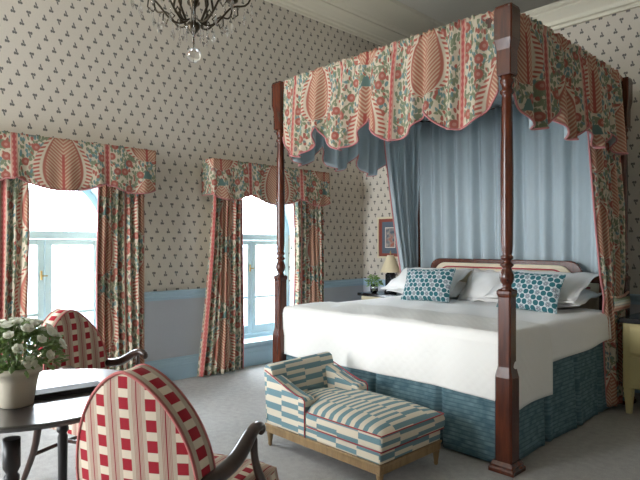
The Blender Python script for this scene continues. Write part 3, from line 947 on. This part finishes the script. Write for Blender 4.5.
ch = thing('chest_of_drawers', 'pale yellow chest of drawers with black top right of the bed', 'chest', (-1.05,4.91,0))
CX0, CX1, CY0, CY1 = -1.44, -.62, 4.62, 5.20
obj('carcass', MB().box(CX0,CX1,CY0,CY1,.20,.70), M['yellow_paint'], ch, world=True, bevel=.004)
obj('top', MB().box(CX0-.02,CX1+.02,CY0-.03,CY1+.005,.70,.74), M['black_lacquer'], ch, world=True, bevel=.006)
for k in range(2):
    dr = obj('drawer', MB().box(CX0+.045,CX1-.045,CY0-.012,CY0+.002,.235+k*.235,.445+k*.235), M['yellow_paint'], ch, world=True, bevel=.004)
    for sx in (-1.22,-.84): obj('knob', MB().ball((sx,CY0-.025,.34+k*.235), .014), M['brass'], dr, world=True)
for x in (CX0+.035,CX1-.035):
    for y in (CY0+.035,CY1-.035): obj('leg', MB().square([(.018,0),(.032,.20)], (x,y), .1), M['yellow_paint'], ch, world=True)

# ------------------------------------------------------------------ chaise
cz = thing('small_chaise', 'low teal and cream block striped chaise at the foot of the bed', 'chaise', (-2.33,2.48,0)); cz.scale = (1.05,1.05,1.05)
L2, D2 = .46, .265
def rrect(hx, hy, z0, z1): return MB().box(-hx,hx,-hy,hy,z0,z1)
rails = MB(); rails.box(-L2,L2,-D2,-D2+.03,.085,.135); rails.box(-L2,L2,D2-.03,D2,.085,.135); rails.box(-L2,-L2+.03,-D2+.03,D2-.03,.085,.135); rails.box(L2-.03,L2,-D2+.03,D2-.03,.085,.135)
rails.box(-L2-.005,L2+.005,-D2-.005,D2+.005,.125,.139)
obj('frame', rails, M['gilt_wood'], cz, bevel=.004)
for x in (-L2+.02, L2-.02):
    for y in (-D2+.02, D2-.02):
        obj('leg', MB().lathe([(.009,0),(.013,.01),(.012,.02),(.019,.07),(.021,.078),(.017,.085),(.021,.092),(.021,.10)], 16, (x,y)), M['gilt_wood'], cz)
obj('seat_base', MB().box(-L2,L2,-D2,D2,.138,.205), M['blocks'], cz, bevel=.012)
# cushion (T shape) built as a crowned slab
def cush_w(x): return .165 if x < -.115 else .272
def cushion_mb():
    mb = MB(); nx, ny = 48, 26
    xs = [-.375 + .845*i/nx for i in range(nx+1)]
    def hwid(x):
        k = 1/(1+math.exp(-(x+.10)/.008)); return .165+.105*k
    def top(u, v):
        x = xs[0]+(xs[-1]-xs[0])*u; h = hwid(x); y = -h+2*h*v
        e = (1-abs(2*u-1)**3.0)*(1-abs(2*v-1)**3.0)
        return (x, y, .285+.060*max(0,e)**.5, y, x)
    def bot(u, v):
        x, y, z, a, b = top(u, v); return (x, y, .206, a, b)
    mb.grid(top, nx, ny); mb.grid(bot, nx, ny, flip=True)
    def ring(k):
        # perimeter param
        if k < 1: return (k, 0)
        if k < 2: return (1, k-1)
        if k < 3: return (3-k, 1)
        return (0, 4-k)
    n = 160; base = len(mb.v); L = 0; prev = None; Ls = []
    for i in range(n+1):
        u, v = ring(4*(i % n)/n if i < n else 0.0); x, y, z, _, _ = top(u, v)
        if prev: L += math.hypot(x-prev[0], y-prev[1])
        prev = (x, y); Ls.append(L)
        cx_, cy_ = (x-.05), y; r_ = math.hypot(cx_, cy_)
        for zz, o_ in ((.206,0),(.225,.010),(.265,.010),(.286,0)):
            mb.v.append((x+cx_/r_*o_, y+cy_/r_*o_, zz))
    for i in range(n):
        for q in range(3):
            a = base+i*4+q; b = a+4
            zz = (.206,.225,.265,.286)
            mb.face([a, b, b+1, a+1], [(Ls[i],zz[q]),(Ls[i+1],zz[q]),(Ls[i+1],zz[q+1]),(Ls[i],zz[q+1])], True)
    pts = [(*top(*ring(4*i/n))[:2], 0) for i in range(n)]
    return mb, pts
cmb, cpts = cushion_mb()
cu = obj('seat_cushion', cmb, M['blocks'], cz)
for zz in (.288, .208):
    obj('piping', MB().tube([(p[0]*1.008, p[1]*1.012, zz) for p in cpts], .0034, 6, closed=True), M['red_cord'], cu)
# back rest: slightly raked, rolled top
def backrest():
    mb = MB()
    prof = [(-.455,.14),(-.462,.30),(-.475,.44),(-.478,.475),(-.462,.497),(-.435,.50),(-.410,.487),(-.395,.44),(-.365,.30),(-.355,.20),(-.355,.14)]
    n = len(prof); ys = [-D2+.0]+[-D2+.01]+[-.15,0,.15]+[D2-.01,D2]
    b = len(mb.v)
    for i, y in enumerate(ys):
        s_ = .985 if i in (0, len(ys)-1) else 1
        for x, z in prof: mb.v.append((-.41+(x+.41)*s_, y, .14+(z-.14)*s_*(1+.015*(y+D2)/D2)))
    cum = [0]
    for k in range(1, n): cum.append(cum[-1]+math.hypot(prof[k][0]-prof[k-1][0], prof[k][1]-prof[k-1][1]))
    for i in range(len(ys)-1):
        for k in range(n-1):
            a = b+i*n+k; c = a+n
            mb.face([a, a+1, c+1, c], [(ys[i],cum[k]),(ys[i],cum[k+1]),(ys[i+1],cum[k+1]),(ys[i+1],cum[k])], True)
    mb.face([b+k for k in range(n)], [(prof[k][0],prof[k][1]) for k in range(n)]); mb.face([b+(len(ys)-1)*n+k for k in range(n)][::-1], [(prof[k][0],prof[k][1]) for k in range(n)][::-1])
    return mb
bk = obj('backrest', backrest(), M['blocks'], cz)
def arm(sg):
    y0, y1 = (-D2-.006, -D2+.085) if sg < 0 else (D2-.085, D2+.006)
    out = [(-.44,.14),(-.44,.445),(-.36,.425),(-.25,.385),(-.17,.362),(-.115,.358),(-.095,.345),(-.092,.32),(-.092,.14)]
    o = obj('arm', MB().prism(out, y0, y1, 'y'), M['blocks'], cz, bevel=.014)
    yo = y0 if sg < 0 else y1
    pts = [(x, yo, z) for x, z in [(-.46,.465),(-.36,.432),(-.25,.392),(-.17,.368),(-.112,.362),(-.096,.345),(-.096,.14)]]
    obj('piping', MB().tube(pts, .0036, 6), M['red_cord'], o)
arm(-1); arm(1)

# ------------------------------------------------------------------ armchairs
def armchair(name, label, loc, rz):
    t = thing(name, label, 'chair', loc, rz, 'red square pattern armchairs')
    W = .215; Z0, Z1, ZB = .57, .928, .40
    def halfw(z):
        if z < Z0: return W*(.90+.10*(z-ZB)/(Z0-ZB))
        tt = min(1, (z-Z0)/(Z1-Z0)); return W*max(0,(1-tt**2.1))**.66
    def ctr(z, sx): # back surface curve: leans back, wraps round at the sides
        return -.235-.10*(z-ZB) + .16*(sx*W)**2*10*.35
    zs = [ZB+(Z0-ZB)*i/8 for i in range(8)]+[Z0+(Z1-Z0)*(1-(1-i/26)**1.7) for i in range(27)]
    nz = len(zs)-1
    def P(u, v, side):
        f = v*nz; i = min(int(f), nz-1); z = zs[i]+(zs[i+1]-zs[i])*(f-i)
        s = 2*u-1; x = s*halfw(z); y = ctr(z, x/W)
        th = .028 if side < 0 else .075
        bul = .022*(1-abs(s)**2.5)*(1 if side > 0 else .25)*min(1,(Z1-z)/.08)
        return (x, y+side*(th+bul), z, x, z)
    mb = MB(); mb.grid(lambda u, v: P(u, v, -1), 20, nz, flip=False); mb.grid(lambda u, v: P(u, v, 1), 20, nz, flip=True)
    bk = obj('backrest', mb, M['squares'], t, fix=False)
    # border band and its piping
    edge = [(0, v/nz) for v in range(nz+1)]+[(1, 1-v/nz) for v in range(1, nz+1)]
    bb = MB(); L = 0; b = 0; prev = None
    for (u, v) in edge:
        p0 = P(u, v, -1); p1 = P(u, v, 1)
        if prev: L += math.dist(prev, p0[:3])
        prev = p0[:3]
        bb.v += [p0[:3], p1[:3]]; bb.uv_L = getattr(bb, 'uv_L', []) + [L]
    for i in range(len(edge)-1):
        a = 2*i; L0, L1 = bb.uv_L[i], bb.uv_L[i+1]
        bb.face([a, a+1, a+3, a+2], [(-.035,L0),(.035,L0),(.035,L1),(-.035,L1)], True)
    obj('border_band', bb, M['squares'], bk, solid=.004, solid_off=0)
    for side in (-1, 1):
        obj('piping', MB().tube([P(u, v, side)[:3] for u, v in edge], .0055, 6), M['red_stripe'], bk)
    # seat
    sb = MB()
    def seat_hw(y): return .205+.040*(y+.24)/.52
    def top(u, v):
        y = -.235+.52*v; h = seat_hw(y)*(1-.05*max(0,(v-.85)/.15)**2); x = (2*u-1)*h
        y += -.0*0 + .02*(1-(2*u-1)**2)*v
        e = max(0,(1-abs(2*u-1)**4)*(1-abs(2*v-1)**4))
        return (x, y, .450+.040*e**.5, x, y)
    def botm(u, v):
        x, y, z, a, c = top(u, v); return (x, y, .335, a, c)
    sb.grid(top, 24, 24); sb.grid(botm, 24, 24, flip=True)
    n = 96; base = len(sb.v); Lx = [0]
    def ring(k):
        return (k,0) if k < 1 else (1,k-1) if k < 2 else (3-k,1) if k < 3 else (0,4-k)
    prev = None
    for i in range(n+1):
        x, y, z, _, _ = top(*ring((4*i/n) % 4)); 
        if prev: Lx.append(Lx[-1]+math.hypot(x-prev[0], y-prev[1]))
        prev = (x, y)
        sb.v += [(x,y,.335),(x*1.03,y+.0+.008*(1 if y > 0 else -1),.40),(x,y,.451)]
    for i in range(n):
        for q in range(2):
            a = base+i*3+q; zz = (.335,.40,.451)
            sb.face([a, a+3, a+4, a+1], [(Lx[i],zz[q]),(Lx[i+1],zz[q]),(Lx[i+1],zz[q+1]),(Lx[i],zz[q+1])], True)
    obj('seat', sb, M['squares'], t)
    # arms with scroll, posts and legs
    for s in (-1, 1):
        pts = [(s*.206,-.262,.598),(s*.216,-.205,.592),(s*.228,-.13,.592),(s*.238,-.06,.606),(s*.244,-.01,.638),(s*.247,.035,.668),(s*.248,.080,.676),(s*.248,.112,.664),(s*.247,.118,.644),(s*.246,.104,.634)]
        rr = [.022,.024,.026,.026,.024,.021,.019,.017,.014,.008]
        obj('arm', MB().tube(pts, rr, 12, flat=1.15), M['dark_wood'], t, sub=1)
        sp = [(s*.232,.19,.36),(s*.234,.165,.43),(s*.240,.105,.50),(s*.245,.065,.56),(s*.248,.05,.61),(s*.248,.05,.66)]
        obj('arm_support', MB().tube(sp, [.021,.019,.016,.014,.014,.016], 10), M['dark_wood'], t, sub=1)
        fl = [(s*.235,.245,.39),(s*.245,.258,.30),(s*.243,.258,.20),(s*.236,.250,.10),(s*.238,.262,.03),(s*.240,.270,.0)]
        obj('leg', MB().tube(fl, [.024,.028,.021,.015,.014,.018], 10), M['dark_wood'], t, sub=1)
        bl = [(s*.195,-.215,.42),(s*.195,-.225,.30),(s*.200,-.25,.18),(s*.210,-.305,.06),(s*.213,-.33,.0)]
        obj('leg', MB().tube(bl, [.021,.021,.019,.017,.016], 10), M['dark_wood'], t, sub=1)
    st = MB(); st.tube([(-.240,.25,.19),(0,.245,.20),(.240,.25,.19)], .011, 8)
    st.tube([(-.203,-.25,.17),(0,-.245,.18),(.203,-.25,.17)], .011, 8); st.tube([(0,-.245,.18),(0,.245,.20)], .011, 8)
    obj('stretcher', st, M['dark_wood'], t)
    return t
M['red_stripe'] = plain_cloth('rose_edge_piping', (.45,.14,.13))
armchair('armchair', 'red square patterned armchair in the foreground, seen from behind', (-1.70,.965,0), R(28))
armchair('armchair', 'red square patterned armchair beyond the table, in front of the window', (-3.035,1.20,0), R(-69.6))

# ------------------------------------------------------------------ table and what stands on it
TX, TY, TZ, TR = -2.314, .691, .72, .43
tb = thing('round_table', 'small black polished round table between the two armchairs', 'table', (TX,TY,0), R(0))
obj('tabletop', MB().lathe([(TR-.012,TZ-.020),(TR-.002,TZ-.017),(TR,TZ-.008),(TR-.004,TZ-.002),(TR-.012,TZ)], 72, smooth=False), M['black_wood'], tb)
ap = MB(); ap.lathe([(.27,.655),(.27,TZ-.019)], 48); obj('apron', ap, M['black_satin'], tb)
ang0 = math.atan2(-.7227*.0+(-.69), .7227)   # towards the camera
for k in range(4):
    a = ang0+.12+k*pi/2
    c = (.255*math.cos(a), .255*math.sin(a))
    obj('leg', MB().lathe([(.014,0),(.020,.01),(.022,.03),(.014,.05),(.018,.07),(.020,.10),(.019,.30),(.021,.46),(.016,.475),(.025,.485),(.025,.50),(.018,.51),(.028,.53),(.028,.63)], 20, c), M['black_satin'], tb)
bkk = thing('notebook', 'flat black notebook lying on the round table beside the flower pot', 'book', (0,0,0))
nb = (-2.155, .755)
bkk.location = (-2.240,.765,TZ+.0005); 
bkk.rotation_euler = (0,0,R(84))
obj('cover', MB().box(-.13,.13,-.042,.042,.0,.003).box(-.13,.13,-.042,.042,.016,.019).box(-.13,.13,-.042,-.039,.003,.016), M['black_card'], bkk, bevel=.001)
obj('pages', MB().box(-.126,.126,-.039,.039,.003,.016), M['mat_blue'], bkk)
PX, PY = -2.194, .575
pt = thing('potted_flowers', 'cream pot of white roses and green leaves on the round table', 'plant', (PX,PY,TZ))
obj('pot', MB().lathe([(.050,0),(.056,.004),(.070,.09),(.076,.115),(.084,.118),(.086,.135),(.082,.142),(.076,.138),(.070,.118)], 40), M['pot'], pt)
obj('soil', MB().lathe([(.070,.118),(.071,.124)], 24), M['soil'], pt)
obj('foliage', leaves(720,.158,.17,.130,.031,5), M['leaf'], pt, fix=False)
sm = MB(); rnd = random.Random(11); blooms = []
for k in range(40):
    a = k*2.399; el = -.05+1.45*((k*7) % 40)/40
    r = .158; c = (r*math.cos(a)*math.cos(el), r*math.sin(a)*math.cos(el), .185+.125*math.sin(el)); blooms.append((c, a, el))
    sm.tube([(.02*math.cos(a),.02*math.sin(a),.12),(c[0]*.6,c[1]*.6,(.12+c[2])/2+.01),c], .002, 5)
obj('stem', sm, M['leaf'], pt)
def bloom(c, a, el, r, seed):
    rn = random.Random(seed); mb = MB()
    ax = Vector((math.cos(a)*math.cos(el), math.sin(a)*math.cos(el), math.sin(el)+.3)).normalized()
    e1 = ax.cross(Vector((0.3,.2,1))).normalized(); e2 = ax.cross(e1)
    mb.ball(c, r*.42, 8, 6)
    for ring, (nn, rr, op) in enumerate(((4,.55,.35),(5,.85,.75),(6,1.1,1.15))):
        for k in range(nn):
            th = 2*pi*k/nn+ring*.6+rn.uniform(-.15,.15)
            d = (e1*math.cos(th)+e2*math.sin(th)); sd = ax.cross(d)
            b = len(mb.v)
            for i in range(4):
                t = i/3
                for j in range(4):
                    s = (j/3-.5)*2
                    wdt = r*rr*.62*math.sin(pi*(.18+.72*t))
                    ptn = Vector(c)+d*(r*rr*(.25+.75*math.sin(t*op*1.3)))+ax*(r*rr*(-.3+.9*t*(1.3-op*.55)))+sd*(s*wdt)-d*(abs(s)**2*wdt*.3)
                    mb.v.append(tuple(ptn))
            for i in range(3):
                for j in range(3): mb.face([b+i*4+j, b+i*4+j+1, b+(i+1)*4+j+1, b+(i+1)*4+j], smooth=True)
    return mb
for i, (c, a, el) in enumerate(blooms):
    obj('blossom', bloom(c, a, el, .017 if i % 3 else .022, i), M['petal'], pt, fix=False)

# ------------------------------------------------------------------ chandelier
CHX, CHY = -2.25, 1.336
chn = thing('chandelier', 'dark bronze chandelier hung with crystal drops, cut by the top of the photo', 'chandelier', (CHX,CHY,2.20))
stem_ = MB().lathe([(.004,2.275),(.014,2.29),(.030,2.31),(.030,2.325),(.012,2.34),(.010,2.40),(.026,2.44),(.040,2.50),(.026,2.56),(.010,2.60),(.009,2.70),(.030,2.74),(.024,2.80),(.008,2.84),(.007,3.0),(.004,3.05)], 24, (CHX,CHY))
obj('stem', stem_, M['bronze'], chn, world=True)
obj('chain', MB().tube([(CHX,CHY,3.0),(CHX,CHY,CZ-.03)], .006, 8), M['bronze'], chn, world=True)
obj('ceiling_rose', MB().lathe([(.02,CZ-.06),(.06,CZ-.04),(.07,CZ-.002)], 24, (CHX,CHY)), M['bronze'], chn, world=True)
obj('crystal_ball', MB().ball((CHX,CHY,2.184), .034, 14, 8), M['crystal'], chn, world=True)
obj('ball_hook', MB().tube([(CHX,CHY,2.217),(CHX,CHY,2.28)], .002, 6), M['bronze'], chn, world=True)
NA = 8
for k in range(NA):
    a = 2*pi*k/NA+.25; ca, sa = math.cos(a), math.sin(a)
    def Q(r, z): return (CHX+r*ca, CHY+r*sa, z)
    pts = [Q(.02,2.35),Q(.05,2.325),Q(.095,2.33),Q(.135,2.375),Q(.165,2.42),Q(.20,2.435),Q(.24,2.43),Q(.27,2.47),Q(.268,2.53)]
    am = obj('arm', MB().tube(pts, [.0055]*9, 8), M['bronze'], chn, world=True, sub=1)
    obj('leaf_scroll', MB().tube([Q(.085,2.327),Q(.115,2.35),Q(.10,2.375),Q(.085,2.36),Q(.095,2.35)], .0035, 6).tube([Q(.20,2.435),Q(.205,2.39),Q(.18,2.37),Q(.17,2.39)], .0035, 6).tube([Q(.05,2.335),Q(.09,2.40),Q(.075,2.50),Q(.03,2.56)], .006, 6), M['bronze'], am, world=True)
    obj('candle_cup', MB().lathe([(.006,2.52),(.030,2.535),(.034,2.545),(.014,2.55),(.014,2.56)], 16, Q(.268,0)[:2]), M['bronze'], chn, world=True)
    obj('candle', MB().lathe([(.011,2.56),(.011,2.66),(.004,2.67)], 12, Q(.268,0)[:2]), M['cream_paint'], chn, world=True)
    for (r, z, s) in ((.27,2.455,.016),(.235,2.425,.018),(.19,2.43,.014),(.14,2.365,.014),(.09,2.32,.014),(.045,2.315,.010)):
        c = Q(r,0)[:2]
        dr = MB().lathe([(.0015,z),(.0015,z-.03)], 6, c); dr.lathe([(.001,z-.03),(s*.55,z-.03-s*1.0),(s*.6,z-.03-s*1.7),(s*.3,z-.03-s*2.6),(.0008,z-.03-s*3.2)], 6, c, smooth=False)
        obj('crystal_drop', dr, M['drop_glass'], chn, world=True)

# ------------------------------------------------------------------ light
world = bpy.data.worlds.new('World'); sc.world = world; world.use_nodes = True
nt = world.node_tree; bg = nt.nodes['Background']
bg.inputs[0].default_value = (.94,.97,1.0,1); bg.inputs[1].default_value = 35.0
for c in WIN:
    l = bpy.data.lights.new('daylight_portal', 'AREA'); l.shape = 'RECTANGLE'; l.size = 2*HW; l.size_y = 1.8
    l.cycles.is_portal = True
    o = bpy.data.objects.new('daylight_portal', l); COL.objects.link(o)
    o.location = (WX-.36, c, 1.1); o.rotation_euler = (0, R(-90), 0)
    l.size = 1.8; l.size_y = 2*HW+.02

for c in ADDED_BWIN:
    l = bpy.data.lights.new('daylight_portal', 'AREA'); l.shape = 'RECTANGLE'; l.size = 2*BHW; l.size_y = 2.8
    l.cycles.is_portal = True
    o = bpy.data.objects.new('daylight_portal', l); COL.objects.link(o)
    o.location = (c, BY-.2, 1.9); o.rotation_euler = (R(90), 0, 0)

# ------------------------------------------------------------------ camera
cam = bpy.data.cameras.new('camera'); co = bpy.data.objects.new('camera', cam); COL.objects.link(co)
cam.sensor_width = 36; cam.sensor_fit = 'HORIZONTAL'; cam.lens = 547/640*36; cam.shift_y = 5/640
co.location = (0,0,1.3); co.rotation_euler = (R(90), 0, math.atan2(.7227,.6911))
cam.clip_start = .05; cam.clip_end = 200
sc.camera = co
sc.view_settings.view_transform = 'Standard'; sc.view_settings.look = 'None'
sc.view_settings.gamma = 1; sc.view_settings.exposure = 0; sc.view_settings.use_curve_mapping = False
sc.cycles.use_denoising = True
sc.cycles.max_bounces = 10; sc.cycles.diffuse_bounces = 6; sc.cycles.transparent_max_bounces = 12
sc.cycles.caustics_reflective = False; sc.cycles.caustics_refractive = False
sc.cycles.sample_clamp_indirect = 6
